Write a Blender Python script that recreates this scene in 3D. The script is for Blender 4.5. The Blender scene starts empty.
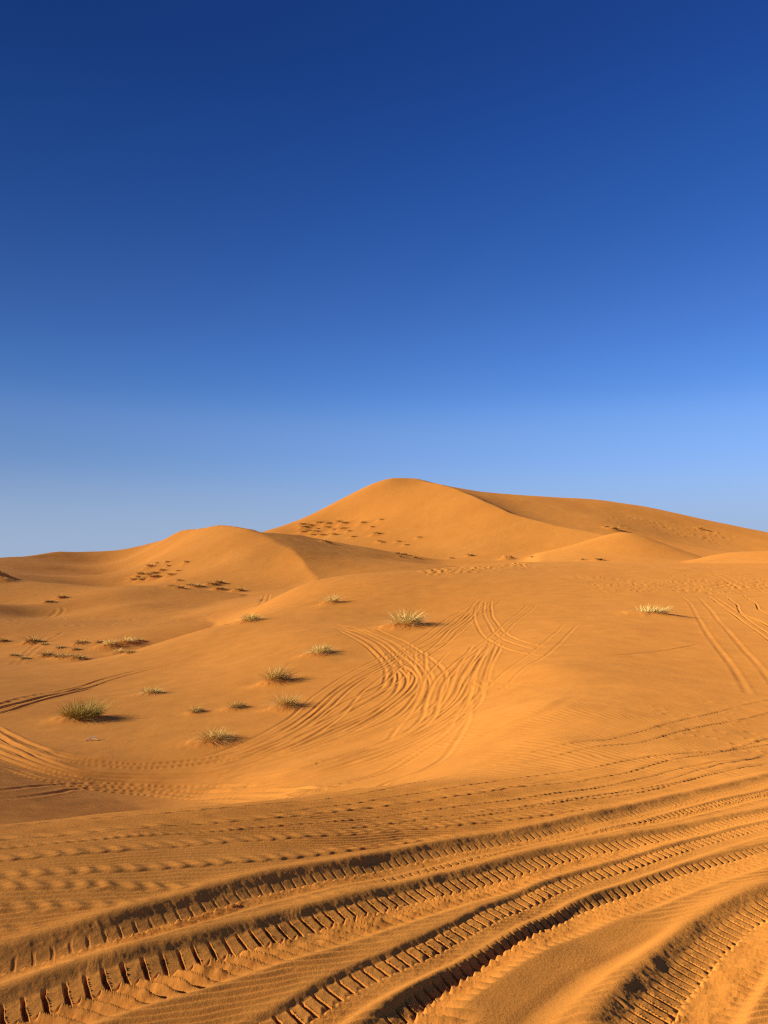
import bpy, math, random
import numpy as np
from mathutils import Vector

Q = 1.0                       # mesh fineness (1 = final)
rng = np.random.default_rng(7)
random.seed(7)
scene = bpy.context.scene
R = math.radians

# ------------------------------------------------------------------ camera
CAM_Z = 1.6
F = 739.0
HOR = 565.0                                    # image row of the true horizon
PITCH = math.atan((HOR - 512.0) / F)
cd = bpy.data.cameras.new("camera")
cam = bpy.data.objects.new("camera", cd)
scene.collection.objects.link(cam)
cam.location = (0, 0, CAM_Z)
cam.rotation_euler = (math.pi / 2 + PITCH, 0, 0)
cd.sensor_fit = 'VERTICAL'
cd.sensor_height = 24.0
cd.lens = 24.0 * F / 1024.0
cd.clip_start = 0.05
cd.clip_end = 20000
scene.camera = cam


def ray(px, py):
    """azimuth and tangent of elevation of the sight line through a picture point"""
    X = (px - 384.0) / F
    Y = (512.0 - py) / F
    fw = math.cos(PITCH) - Y * math.sin(PITCH)
    up = math.sin(PITCH) + Y * math.cos(PITCH)
    return math.atan2(X, fw), up / math.hypot(X, fw)


def at(px, py, depth):
    """a point of the ground seen at (px, py), standing 'depth' metres ahead"""
    u, e = ray(px, py)
    r = depth / math.cos(u)
    return u, math.log(r), CAM_Z + e * r


# ------------------------------------------------------------------ terrain
class Sheet:
    """smooth height sheet through measured points: thin-plate spline over (azimuth, log distance)"""

    def __init__(self, pts, lam=2e-4, foot=0.0, back=0.25, left=0.0, right=0.0, crest=None):
        P = np.array([at(*p) for p in pts])
        self.c = P[:, :2].copy()
        r = np.exp(P[:, 1])
        q = P[:, 2] / (r + 2.0)
        n = len(P)
        d2 = ((self.c[:, None, :] - self.c[None, :, :]) ** 2).sum(-1)
        K = 0.5 * d2 * np.log(d2 + 1e-12) + lam * np.eye(n)
        A = np.zeros((n + 3, n + 3))
        A[:n, :n] = K
        A[:n, n] = 1
        A[:n, n + 1:] = self.c
        A[n, :n] = 1
        A[n + 1:, :n] = self.c.T
        self.w = np.linalg.solve(A, np.concatenate([q, [0, 0, 0]]))
        self.crest = np.array([at(x, 512, y)[:2] for x, y in crest]) if crest else None
        self.lo = self.c.min(0)
        self.hi = self.c.max(0)
        self.foot, self.back, self.left, self.right = foot, back, left, right

    def raw(self, u, v):
        uu = np.clip(u, self.lo[0], self.hi[0])
        vv = np.clip(v, self.lo[1], self.hi[1])
        n = len(self.c)
        out = self.w[n] + self.w[n + 1] * uu + self.w[n + 2] * vv
        for i in range(n):
            d2 = (uu - self.c[i, 0]) ** 2 + (vv - self.c[i, 1]) ** 2
            out = out + self.w[i] * 0.5 * d2 * np.log(d2 + 1e-12)
        return out

    def q(self, u, v):
        m = np.clip((np.abs(u) - 0.9) / (math.pi - 0.9), 0, 1)
        m = 0.5 * m * m * (3 - 2 * m)
        out = self.raw(u, v)
        far = np.abs(u) > 0.9
        if far.any():
            other = self.raw(-u, v)
            out = out * (1 - m) + other * m
        out = out - self.foot * np.clip(self.lo[1] - v, 0, None)
        out = out - self.back * np.clip(v - self.hi[1], 0, None)
        if self.crest is not None:                    # falls away behind its crest line
            k = np.clip(v - np.interp(u, self.crest[:, 0], self.crest[:, 1]), 0, None)
            out = out - 0.45 * k * k / (k + 0.04)
        out = out - self.left * np.clip(self.lo[0] - u, 0, None) - self.right * np.clip(u - self.hi[0], 0, None)
        return out


# near mound, hollow and the long slope up to the first crest
near = []
near += [(x, 1150, 2.0) for x in (-300, 100, 500, 900)]
for px, rows in {
    -140: [(1008, 2.6), (868, 3.75), (832, 5.6), (842, 7.5), (765, 13), (750, 16), (742, 20), (706, 25), (688, 30), (668, 45), (672, 56)],
    0: [(1012, 2.6), (876, 3.7), (826, 5.9), (840, 8), (786, 13), (768, 16), (742, 20), (708, 25), (690, 30), (667, 44), (673, 55)],
    100: [(1016, 2.6), (884, 3.65), (815, 6.1), (832, 8.3), (808, 13), (786, 16), (742, 20), (708, 25), (690, 30), (659, 43), (668, 54)],
    200: [(1020, 2.6), (892, 3.65), (806, 6.4), (820, 8.8), (824, 12.5), (795, 15.5), (738, 20), (704, 25), (681, 30), (657, 37), (631, 45), (642, 57)],
    300: [(1024, 2.6), (900, 3.7), (798, 6.8), (806, 9), (790, 12.2), (768, 15.2), (729, 20), (692, 25), (664, 30), (633, 37), (586, 60), (594, 80)],
    400: [(1028, 2.6), (909, 3.72), (785, 7.4), (783, 10), (768, 12.7), (745, 15.5), (712, 20), (677, 25), (655, 30), (617, 42), (572, 66), (577, 90)],
    500: [(1032, 2.6), (917, 3.75), (776, 8), (748, 10.5), (728, 13), (706, 16), (683, 20), (655, 25), (637, 30), (605, 42), (563, 75), (567, 105)],
    552: [(776, 7.9), (737, 10.5), (702, 14), (667, 20), (647, 25)],
    600: [(1037, 2.6), (925, 3.8), (781, 7.6), (740, 10.5), (704, 14), (668, 20), (647, 25), (626, 31), (594, 46), (562.5, 85), (566, 120)],
    700: [(1042, 2.6), (932, 3.8), (785, 7.6), (751, 10.5), (716, 14), (680, 20), (654, 25), (633, 31), (599, 46), (563.5, 90), (567, 125)],
    800: [(1047, 2.6), (938, 3.75), (792, 7.5), (766, 10.5), (731, 14), (694, 20), (663, 25), (641, 31), (605, 46), (563.5, 95), (567, 130)],
    940: [(1054, 2.6), (946, 3.7), (800, 7.4), (780, 10.5), (746, 14), (708, 20), (672, 25), (648, 31), (609, 46), (563.5, 95), (567, 130)],
}.items():
    near += [(px, a, b) for a, b in rows]
N = Sheet(near, lam=1e-4, back=0.03)

# slope dotted with small bushes, beyond the hollow on the left
H = Sheet([(-140, 668, 46), (0, 668, 47), (60, 665, 47), (130, 659, 50), (180, 645, 56), (230, 618, 74), (262, 601, 86),
           (-140, 662, 60), (0, 652, 60), (60, 645, 60), (120, 636, 60), (180, 626, 64), (240, 610, 80),
           (-140, 622, 84), (0, 620, 84), (60, 621, 84), (100, 621, 84), (160, 619, 86), (215, 606, 92),
           (-140, 626, 100), (0, 624, 100), (100, 626, 100), (220, 610, 110)], foot=0.25, right=0.4)
# low dune behind it
D5 = Sheet([(-140, 576, 180), (-40, 578, 172), (0, 579, 163), (30, 582, 150), (60, 583.5, 139), (90, 587, 130), (130, 586, 123), (160, 587, 120), (200, 591, 118), (245, 597, 112),
            (-140, 610, 110), (0, 607, 112), (60, 600, 112), (120, 594, 112), (160, 596, 112), (200, 600, 108),
            (-140, 612, 96), (-40, 602, 97), (0, 607, 97), (40, 617, 97), (80, 613, 97), (130, 605, 97), (180, 607, 97), (225, 607, 97),
            (-140, 624, 86), (0, 622, 86), (100, 622, 86), (215, 610, 90),
            (-140, 588, 205), (0, 590, 190), (60, 592, 165), (130, 596, 150), (245, 606, 140)], foot=0.2, right=0.4)
# left dune: a hollow face whose right horn comes forward to a crest line
D2a = Sheet([(-160, 563, 215), (-60, 561, 245), (0, 558, 270), (60, 552, 306), (130, 547, 334), (145, 542.5, 325), (180, 531, 292), (215, 526, 262), (250, 530, 237), (265, 539, 222), (285, 550, 205), (300, 561, 190), (313, 581, 168),
             (50, 566, 262), (100, 574, 262), (130, 571, 262), (150, 560, 262), (180, 543, 262), (90, 561, 300), (120, 560, 300),
             (-60, 566, 205), (0, 572, 205), (50, 580, 205), (100, 587, 205), (130, 586, 205), (170, 577, 205), (215, 564, 205), (250, 554, 205),
             (-60, 582, 170), (60, 592, 170), (120, 590, 170), (200, 592, 165), (260, 589, 165),
             (300, 530, 237), (340, 545, 190), (350, 570, 165)], lam=5e-5, foot=0.2, right=0.2, crest=[(-160, 215), (-60, 245), (0, 270), (60, 306), (130, 334), (145, 325), (180, 292), (215, 262), (250, 238), (262, 232), (400, 232)])
# its right horn
D2b = Sheet([(180, 505, 300), (200, 513, 280), (222, 523, 258), (250, 530, 237), (265, 538, 222), (285, 548, 205), (300, 560, 190), (313, 580, 168), (318, 590, 155),
             (330, 540, 250), (420, 560, 235), (300, 534, 250), (440, 565, 205), (350, 556, 212), (400, 574, 170), (480, 575, 170), (480, 570, 230),
             (150, 515, 300), (200, 545, 205), (230, 565, 175)], foot=0.2, crest=[(-160, 300), (215, 285), (240, 250), (262, 236), (300, 248), (420, 245), (480, 240)])
# the big dune: sunlit face, crest line coming forward, and the darker right flank
D3a = Sheet([(80, 620, 360), (80, 600, 300), (160, 580, 360), (160, 580, 300), (220, 552, 370), (250, 537, 380), (265, 531, 382), (300, 520, 388), (320, 511, 391), (340, 500, 395), (370, 485, 400), (390, 478, 402), (410, 480, 396), (425, 482.5, 386), (440, 485, 371), (460, 491, 350), (480, 500, 328), (508, 513, 302), (560, 527, 274), (608, 536, 256),
             (300, 546, 318), (340, 542, 318), (370, 537, 318), (430, 523, 318), (470, 512, 318), (330, 524, 370), (360, 512, 370), (390, 500, 370), (420, 490, 371),
             (300, 554, 285), (350, 553, 285), (400, 549, 285), (440, 541, 285), (500, 527, 285),
             (350, 561, 250), (450, 558, 250), (500, 553, 250), (560, 546, 250), (600, 540, 250),
             (450, 565, 220), (560, 562, 220), (620, 556, 220), (300, 568, 240),
             (560, 505, 316), (620, 510, 285), (520, 475, 366), (480, 462, 400), (250, 560, 430), (320, 540, 440), (390, 510, 450), (460, 490, 450)], foot=0.15, left=0.4)
D3b = Sheet([(390, 477, 402), (415, 479, 402), (440, 484, 402), (480, 491.5, 404), (410, 472, 380), (425, 481.5, 386), (440, 484.5, 371), (460, 490.5, 350), (480, 499, 328), (508, 512, 302), (560, 526, 274), (608, 535, 256), (640, 548, 240),
             (520, 495, 405), (600, 500, 425), (650, 508, 428), (700, 519, 425), (768, 533, 420), (860, 553, 410), (960, 566, 400),
             (600, 520, 330), (680, 540, 330), (768, 556, 330), (700, 553, 270), (768, 558, 270), (860, 562, 300), (960, 570, 300),
             (400, 462, 362), (430, 474, 350), (470, 488, 302), (520, 508, 274), (390, 505, 460), (480, 510, 470), (600, 515, 480), (700, 535, 480), (860, 570, 470)], foot=0.15)
# small sunlit dunes at the foot of its right flank
S1 = Sheet([(540, 560, 212), (560, 553, 220), (590, 541, 232), (610, 534.5, 236), (625, 532, 236), (640, 536, 229), (670, 546, 220), (705, 558, 210), (720, 564, 205),
            (540, 565, 190), (620, 561, 190), (700, 563, 190), (600, 552, 212), (640, 548, 212), (560, 560, 205), (660, 556, 202),
            (590, 555, 260), (625, 548, 260), (680, 560, 240), (730, 568, 220)], foot=0.2, left=0.4, right=0.4)
S2 = Sheet([(685, 562, 190), (705, 557, 190), (735, 552, 190), (768, 551, 190), (830, 549, 190), (900, 552, 190),
            (700, 564, 160), (768, 561, 160), (860, 560, 160), (735, 559, 175), (800, 555, 175), (705, 568, 215), (768, 562, 215), (860, 562, 215)], foot=0.2, left=0.4)


def base_q(parts):
    """join the sheets: faces of one dune meet in a crest (minimum), dunes meet in a soft valley (soft maximum)"""
    n, h, d5, a2, b2, a3, b3, s1, s2, plain = parts

    def smin(a, b, k):
        m = np.clip(0.5 + 0.5 * (b - a) / k, 0, 1)
        return b * (1 - m) + a * m - k * m * (1 - m)

    def smax(a, b, k):
        return -smin(-a, -b, k)
    d2 = smin(a2, b2, 0.0012)
    d3 = smin(a3, b3, 0.0015)
    z = smax(d3, plain, 0.004)
    z = smax(z, d2, 0.003)
    z = smax(z, s1, 0.004)
    z = smax(z, s2, 0.003)
    z = smax(z, d5, 0.004)
    z = smax(z, h, 0.004)
    z = smax(z, n, 0.0015)
    return z


# grid in azimuth and distance, finest where the foot of the picture is
def axis_r():
    seg = [(0.35, 2.35, 0.06), (2.35, 5.2, 0.0018 / Q), (5.2, 10, 0.0019 / Q), (10, 45, 0.0036 / Q), (45, 120, 0.006 / Q), (120, 520, 0.0035 / Q), (520, 9000, 0.05)]
    v = []
    for a, b, s in seg:
        n = max(2, int(round(math.log(b / a) / s)))
        v.append(np.linspace(math.log(a), math.log(b), n, endpoint=False))
    v.append([math.log(9000)])
    return np.concatenate(v)


def axis_u():
    fine = np.linspace(-0.535, 0.535, int(1500 * Q))
    step = fine[1] - fine[0]
    side = []
    u, s = fine[-1], step
    while True:
        s = min(s * 1.07, 0.06)
        u += s
        if u >= math.pi - s * 0.6:
            break
        side.append(u)
    side = np.array(side)
    return np.concatenate([[-math.pi], -side[::-1], fine, side, [math.pi]])


V = axis_r()
U = axis_u()
RR = np.exp(V)


def cubic_matrix(xc, x):
    """interpolation matrix (Catmull-Rom) from even coarse nodes xc to x"""
    h = xc[1] - xc[0]
    t = (x - xc[0]) / h
    i = np.clip(np.floor(t).astype(int), 1, len(xc) - 3)
    f = t - i
    M = np.zeros((len(x), len(xc)))
    rows = np.arange(len(x))
    M[rows, i - 1] = -0.5 * f + f * f - 0.5 * f ** 3
    M[rows, i] = 1 - 2.5 * f * f + 1.5 * f ** 3
    M[rows, i + 1] = 0.5 * f + 2 * f * f - 1.5 * f ** 3
    M[rows, i + 2] = -0.5 * f * f + 0.5 * f ** 3
    return M


Vc = np.linspace(V[0] - 0.05, V[-1] + 0.05, 700)
Uc = np.linspace(-math.pi - 0.03, math.pi + 0.03, 820)
MV = cubic_matrix(Vc, V)
MU = cubic_matrix(Uc, U)
UUc, VVc = np.meshgrid(Uc, Vc)


def up(q):
    return MV @ q @ MU.T


st = np.clip((np.exp(VVc) - 300.0) / 90.0, 0, 1)
st = st * st * (3 - 2 * st)
plain = up((2.4 * np.exp(-((np.exp(VVc) - 300) / 900.0).clip(0) ** 2) * st - 6.0 * (1 - st)) / (np.exp(VVc) + 2.0) - 0.3 * np.clip(math.log(200) - VVc, 0, None))
parts = [up(s.q(UUc, VVc)) for s in (N, H, D5, D2a, D2b, D3a, D3b, S1, S2)] + [plain]
r2 = RR[:, None] + 2.0
Z = base_q(parts) * r2
del parts
X = RR[:, None] * np.sin(U)[None, :]
Y = RR[:, None] * np.cos(U)[None, :]


def ground_at(px, py):
    """first point of the ground along a sight line -> world x, y"""
    u, e = ray(px, py)
    j = int(np.clip(np.searchsorted(U, u), 1, len(U) - 1))
    f = (u - U[j - 1]) / (U[j] - U[j - 1])
    col = Z[:, j - 1] * (1 - f) + Z[:, j] * f
    k = np.nonzero((col - CAM_Z) / RR >= e)[0]
    k = k[k > 2]
    i = k[0] if len(k) else len(RR) - 2
    return RR[i] * math.sin(u), RR[i] * math.cos(u)


def height(x, y):
    r = math.hypot(x, y)
    u = math.atan2(x, y)
    j = int(np.clip(np.searchsorted(U, u), 1, len(U) - 1))
    i = int(np.clip(np.searchsorted(RR, r), 1, len(RR) - 1))
    a = (u - U[j - 1]) / (U[j] - U[j - 1])
    b = (r - RR[i - 1]) / (RR[i] - RR[i - 1])
    return float((Z[i - 1, j - 1] * (1 - a) + Z[i - 1, j] * a) * (1 - b) + (Z[i, j - 1] * (1 - a) + Z[i, j] * a) * b)


# ------------------------------------------------------------------ fine relief: ripples, lumps, wheel ruts
def vnoise(x, y, seed):
    xi = np.floor(x)
    yi = np.floor(y)
    fx = x - xi
    fy = y - yi
    xi = xi.astype(np.int64)
    yi = yi.astype(np.int64)

    def h(a, b):
        n = (a * 374761393 + b * 668265263 + seed * 974634821) & 0xFFFFFFFF
        n = ((n ^ (n >> 13)) * 1274126177) & 0xFFFFFFFF
        n = n ^ (n >> 16)
        return (n & 0xFFFF) / 65535.0
    fx = fx * fx * fx * (fx * (fx * 6 - 15) + 10)
    fy = fy * fy * fy * (fy * (fy * 6 - 15) + 10)
    a = h(xi, yi) * (1 - fx) + h(xi + 1, yi) * fx
    b = h(xi, yi + 1) * (1 - fx) + h(xi + 1, yi + 1) * fx
    return (a * (1 - fy) + b * fy) * 2 - 1


def fbm(x, y, seed, octv=3):
    s, a = 0, 1.0
    for k in range(octv):
        s = s + a * vnoise(x, y, seed + k)
        x, y, a = x * 2.03 + 3.7, y * 2.03 - 1.3, a * 0.5
    return s


def sstep(a, b, x):
    t = np.clip((x - a) / (b - a), 0, 1)
    return t * t * (3 - 2 * t)


D = np.zeros(Z.shape)
DL = np.zeros(Z.shape)          # broad unevenness, which the wheels follow
i1 = int(np.searchsorted(RR, 2.0))
i2 = int(np.searchsorted(RR, 22.0))
i3 = int(np.searchsorted(RR, 700.0))
jA, jB = int(np.searchsorted(U, -0.75)), int(np.searchsorted(U, 0.75))
# wind ripples of the near field, crests lying almost along the wheel tracks
xx, yy = X[i1:i2, jA:jB], Y[i1:i2, jA:jB]
warp = 0.07 * fbm(xx * 0.9, yy * 0.9, 11, 2) + 0.012 * fbm(xx * 6, yy * 6, 12, 2)
ph = (yy * 0.94 - xx * 0.34 + warp) / 0.052
saw = ph - np.floor(ph)
rip = np.where(saw < 0.68, saw / 0.68, (1 - saw) / 0.32)
rip = rip * rip * (3 - 2 * rip) - 0.5
amp = 0.0080 * np.clip(0.8 + 0.75 * fbm(xx * 0.55, yy * 0.75, 15, 2), 0.35, 1.15) * (1 - sstep(6, 10, RR[i1:i2])[:, None])
D[i1:i2, jA:jB] += rip * amp * (1 + 0.5 * sstep(3.3, 4.6, RR[i1:i2]))[:, None]
# a second, finer set running across on the slope at the right
ph = (xx * 0.80 + yy * 0.35 + 0.05 * fbm(xx * 1.6, yy * 1.6, 17, 2)) / 0.11
amp = 0.005 * sstep(5.0, 7.5, RR[i1:i2])[:, None] * np.clip(0.55 + 0.6 * fbm(xx * 0.3, yy * 0.3, 19, 2), 0, 1) * sstep(-0.5, 2.0, xx)
D[i1:i2, jA:jB] += np.sin(ph * 2 * math.pi) * amp
# soft unevenness growing with distance
DL[i1:i3, jA:jB] += 0.006 * fbm(X[i1:i3, jA:jB] * 1.9, Y[i1:i3, jA:jB] * 1.9, 21, 3) * (1 - sstep(14, 40, RR[i1:i3])[:, None])
k = sstep(8, 30, RR)[:, None]
DL += k * 0.028 * fbm(X / 3.1, Y / 3.1, 31, 3) + sstep(60, 200, RR)[:, None] * (0.16 * fbm(X / 17.0, Y / 17.0, 41, 3))
DL += sstep(500, 900, RR)[:, None] * 3.0 * fbm(X / 190.0, Y / 190.0, 51, 2)
del xx, yy, warp, ph, saw, rip, amp


def path_world(pts, step):
    P = np.array([ground_at(*p) for p in pts])
    P = np.vstack([2 * P[0] - P[1], P, 2 * P[-1] - P[-2]])
    out = []
    for k in range(1, len(P) - 2):
        p0, p1, p2, p3 = P[k - 1], P[k], P[k + 1], P[k + 2]
        # centripetal Catmull-Rom
        t1 = max(np.linalg.norm(p1 - p0), 1e-3) ** 0.5
        t2 = t1 + max(np.linalg.norm(p2 - p1), 1e-3) ** 0.5
        t3 = t2 + max(np.linalg.norm(p3 - p2), 1e-3) ** 0.5
        n = max(4, int(np.linalg.norm(p2 - p1) / step * 1.2))
        t = np.linspace(t1, t2, n, endpoint=False)[:, None]
        A1 = (t1 - t) / t1 * p0 + t / t1 * p1
        A2 = (t2 - t) / (t2 - t1) * p1 + (t - t1) / (t2 - t1) * p2
        A3 = (t3 - t) / (t3 - t2) * p2 + (t - t2) / (t3 - t2) * p3
        B1 = (t2 - t) / t2 * A1 + t / t2 * A2
        B2 = (t3 - t) / (t3 - t1) * A2 + (t - t1) / (t3 - t1) * A3
        out.append((t2 - t) / (t2 - t1) * B1 + (t - t1) / (t2 - t1) * B2)
    Pt = np.vstack(out + [P[-2][None]])
    arc = np.concatenate([[0], np.cumsum(np.linalg.norm(np.diff(Pt, axis=0), axis=1))])
    t = np.arange(0, arc[-1], step)
    return np.stack([np.interp(t, arc, Pt[:, 0]), np.interp(t, arc, Pt[:, 1])], 1), t


SD = np.full(Z.shape, 1e9, np.float32)
SS = np.zeros(Z.shape, np.float32)
ST = np.zeros(Z.shape, np.float32)


def carve(P, arc, wid, shape):
    """press a wheel rut along the line P: shape(s, t, end) -> height, cover"""
    T = np.gradient(P, axis=0)
    T /= np.linalg.norm(T, axis=1)[:, None] + 1e-9
    rr = np.hypot(P[:, 0], P[:, 1])
    uu = np.arctan2(P[:, 0], P[:, 1])
    a0 = np.searchsorted(RR, rr - wid)
    a1 = np.searchsorted(RR, rr + wid)
    b0 = np.searchsorted(U, uu - wid / rr)
    b1 = np.searchsorted(U, uu + wid / rr)
    lo_i, hi_i, lo_j, hi_j = a0.min(), a1.max(), b0.min(), b1.max()
    if hi_i <= lo_i or hi_j <= lo_j:
        return
    box = (slice(lo_i, hi_i), slice(lo_j, hi_j))
    SD[box] = 1e9
    for k in range(len(P)):
        w_ = (slice(a0[k], a1[k]), slice(b0[k], b1[k]))
        dx = X[w_] - P[k, 0]
        dy = Y[w_] - P[k, 1]
        d2 = dx * dx + dy * dy
        m = d2 < SD[w_]
        if not m.any():
            continue
        SD[w_][m] = d2[m]
        SS[w_][m] = (dy * T[k, 0] - dx * T[k, 1])[m]
        ST[w_][m] = (arc[k] + dx * T[k, 0] + dy * T[k, 1])[m]
    m = (SD[box] < wid * wid) & (ST[box] >= arc[0]) & (ST[box] <= arc[-1])
    if not m.any():
        return
    s, t = SS[box][m].astype(float), ST[box][m].astype(float)
    end = np.minimum(t - arc[0], arc[-1] - t)
    hgt, cov = shape(s, t, end, X[box][m], Y[box][m])
    d = D[box]
    d[m] = d[m] * (1 - cov) + hgt
    D[box] = d


def tread(a=0.13, d=0.05, bank=0.06, rise=0.025, lug=0.014, p=0.070, slant=1.0, seed=1, near_rise=0.003, duty=0.71, soft=0.10,
          prof=(1, 1), foot=0.5, bench=0.55, smooth=1.0, near_lug=2.2, far_lug=1.0, streak=0.0010, an=0.15):
    """fresh rut: steep far bank with a berm, floor rising to the near side, two rows of lug prints"""
    def f(s, t, end, x, y):
        n1 = fbm(x * 6.0, y * 6.0, 61 + seed, 3)
        n2 = fbm(x * 32.0, y * 32.0, 71 + seed, 3)
        k = np.interp(t / t.max(), np.linspace(0, 1, len(prof)), prof)
        s = s + (0.003 * n1 + 0.0008 * n2) * smooth
        far = sstep(a, a + bank, s)

        def lev(q):
            return np.interp(q, [-an - 0.04, -an, -0.3 * an, 0.2 * a, a, a + bank], [0, foot, 0.9, 1.0, bench, 0])
        h = -d * (lev(s - 0.012) + 2 * lev(s) + lev(s + 0.012)) / 4
        h += rise * (0.97 + 0.10 * n1) * np.exp(-((s - a - bank - 0.015) / np.where(s > a + bank + 0.015, 0.085, 0.8 * bank)) ** 2)
        h += near_rise * (1 + 0.6 * n1) * np.exp(-((s + an + 0.03) / 0.03) ** 2)
        h += (0.0008 * n2 + streak * fbm(t / 0.032 + 2 * n1 + 5 * s, s / 0.16, 55 + seed, 2)) * np.exp(-((s - a - bank * 0.55) / (bank * 0.5)) ** 2) * smooth
        edge = 0.010 * np.sin(t / p * 2 * math.pi + 1.0)
        up = sstep(-0.004, 0.014, s + edge) * (1 - sstep(a - 0.005, a + bank * 0.35, s))
        dn = (1 - sstep(-0.016, 0.0, s + edge)) * sstep(-an - 0.03, -an + 0.06, s)
        q = t / p - 0.25 * s / a + 0.08 * n1 + 0.03 * n2
        q = q - np.floor(q)
        slot = (1 - sstep(duty, duty + soft, q)) + sstep(1 - soft * 0.7, 1, q)
        q2 = t / p + slant * 1.4 * s / an + 0.5 + 0.12 * n1 + 0.03 * n2
        q2 = q2 - np.floor(q2)
        blade = np.where(q2 < 0.82, q2 / 0.82, (1 - q2) / 0.18)
        blade = blade ** 1.4
        wear = np.clip(0.95 + 0.55 * n1, 0.2, 1.3)
        h += lug * wear * (far_lug * up * (slot - 0.85 + 0.18 * q) + dn * near_lug * (blade - 0.45)) + 0.0006 * n2 * (up + dn) * smooth
        e = sstep(0, 0.5, end)
        cov = sstep(-an - 0.08, -an, s) * (1 - sstep(a + bank, a + bank + 0.10, s))
        return h * e * k, cov * e * np.clip(k * 1.6, 0, 1)
    return f


def worn(w=0.09, d=0.0045, lump=0.007, p=0.13, seed=3, skew=0.6):
    """old blurred prints: a row of soft lumps"""
    def f(s, t, end, x, y):
        n1 = fbm(x * 4.0, y * 4.0, 81 + seed, 2)
        edge = -w * (0.85 + 0.12 * np.sin(t / p * 2 * math.pi + 2 * n1))
        h = d * (1.1 + 0.5 * n1) * np.exp(-((s + 0.2 * w) / (1.5 * w)) ** 2) * sstep(edge - 0.012, edge + 0.006, s) - 0.35 * d * np.exp(-((s - edge + 0.022) / 0.016) ** 2)
        q = t / p + skew * s / w * 0.5 + 0.15 * n1
        h += 0.8 * lump * (0.85 + 0.3 * n1) * np.sin(q * 2 * math.pi) * np.exp(-(s / (w * 0.85)) ** 2)
        e = sstep(0, 0.6, end)
        return h * e, 0.45 * np.exp(-(s / (1.1 * w)) ** 2) * e
    return f


def rut(w=0.06, d=0.05, seed=5, lump=0.0, p=0.16, both=0.45):
    d = d * 0.46
    lump = lump * 0.7
    """wheel line on the far slope"""
    def f(s, t, end, x, y):
        n1 = fbm(x * 0.55, y * 0.55, 91 + seed, 2)
        n2 = fbm(x * 2.5, y * 2.5, 95 + seed, 2)
        m = np.clip(0.9 + 0.35 * n1, 0.4, 1.2)
        h = -d * np.exp(-(s / w) ** 2) + both * d * (np.exp(-((s - 1.75 * w) / (0.75 * w)) ** 2) + 0.7 * np.exp(-((s + 1.75 * w) / (0.75 * w)) ** 2))
        h = h * m * (1 + 0.12 * n2)
        if lump:
            h += lump * np.sin(t / p * 2 * math.pi + 1.5 * n2) * np.exp(-(s / (w * 1.2)) ** 2)
        e = sstep(0, 1.2, end)
        return h * e, 0.92 * np.exp(-(s / (1.35 * w)) ** 4) * e
    return f


# a mapping from an enlarged detail of the survey to the whole
def zoomed(x0, y0, s, pts):
    return [(x0 + x / s, y0 + y / s) for x, y in pts]


# --- old blurred tracks crossing the near mound
for n_, (pts, kw) in enumerate([
    ([(-40, 841), (60, 834), (160, 826), (260, 818), (380, 806), (480, 792), (560, 778)], dict(w=0.07, p=0.16)),
    ([(-40, 866), (0, 859), (130, 848), (260, 838), (400, 828), (510, 818), (640, 803)], dict(w=0.07, lump=0.0048, p=0.110)),
    ([(-40, 880), (0, 876), (130, 868), (260, 859), (330, 851), (420, 841), (510, 834)], dict(w=0.06, lump=0.0056, p=0.110)),
    ([(-40, 889), (0, 887), (80, 885), (160, 886), (220, 889), (280, 896)], dict(w=0.055, lump=0.0056, p=0.110)),
    ([(-40, 909), (0, 907), (80, 905), (150, 905), (215, 900)], dict(w=0.055, lump=0.0051, p=0.110)),
    ([(-40, 930), (0, 929), (60, 928), (110, 927)], dict(w=0.055, lump=0.0054, p=0.110)),
    ([(150, 935), (200, 936), (260, 938), (330, 936)], dict(w=0.055, lump=0.0056, p=0.126)),
    ([(250, 906), (330, 898), (400, 888), (450, 880)], dict(w=0.055, lump=0.0054, p=0.110)),
    ([(330, 948), (400, 940), (460, 935), (520, 930)], dict(w=0.055, lump=0.0051, p=0.126)),
    ([(520, 945), (600, 936), (660, 928), (720, 918)], dict(w=0.06, lump=0.0041, p=0.180)),
    ([(300, 832), (420, 818), (510, 807), (640, 790), (768, 762)], dict(w=0.06, lump=0.0041, p=0.110)),
    ([(440, 790), (510, 787), (610, 775), (680, 757), (768, 737), (800, 730)], dict(w=0.055, lump=0.0048, p=0.153)),
    ([(440, 777), (508, 765), (610, 745), (677, 731), (768, 712), (800, 704)], dict(w=0.055, lump=0.0054, p=0.153)),
    ([(470, 765), (508, 757), (575, 742), (644, 729), (694, 716), (768, 699), (800, 690)], dict(w=0.07, lump=0.0040, p=0.180)),
    ([(0, 826), (120, 817), (250, 806), (380, 790), (450, 776)], dict(w=0.055, lump=0.0048, p=0.162)),
    ([(250, 815), (400, 796), (500, 780), (600, 765), (700, 752), (800, 738)], dict(w=0.055, lump=0.0044, p=0.135)),
    ([(-40, 850), (60, 842), (200, 832), (340, 820), (460, 806), (600, 786), (768, 755)], dict(w=0.04, lump=0.0030, p=0.07)),
    ([(400, 826), (520, 808), (640, 786), (768, 752)], dict(w=0.045, lump=0.0035, p=0.07)),
    ([(480, 812), (600, 794), (700, 776), (790, 756)], dict(w=0.05, lump=0.0045, p=0.09)),
]):
    if pts[0][0] < 5:
        pts = [(pts[0][0] - 170, pts[0][1] - 170 * (pts[1][1] - pts[0][1]) / (pts[1][0] - pts[0][0]))] + pts
    P_, a_ = path_world(pts, 0.03)
    carve(P_, a_, 0.30, worn(seed=n_, **kw))

# --- fresh deep tracks
def fresh(pts, step=0.012, wid=0.40, **kw):
    P_, a_ = path_world(pts, step)
    carve(P_, a_, wid, tread(**kw))


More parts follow.
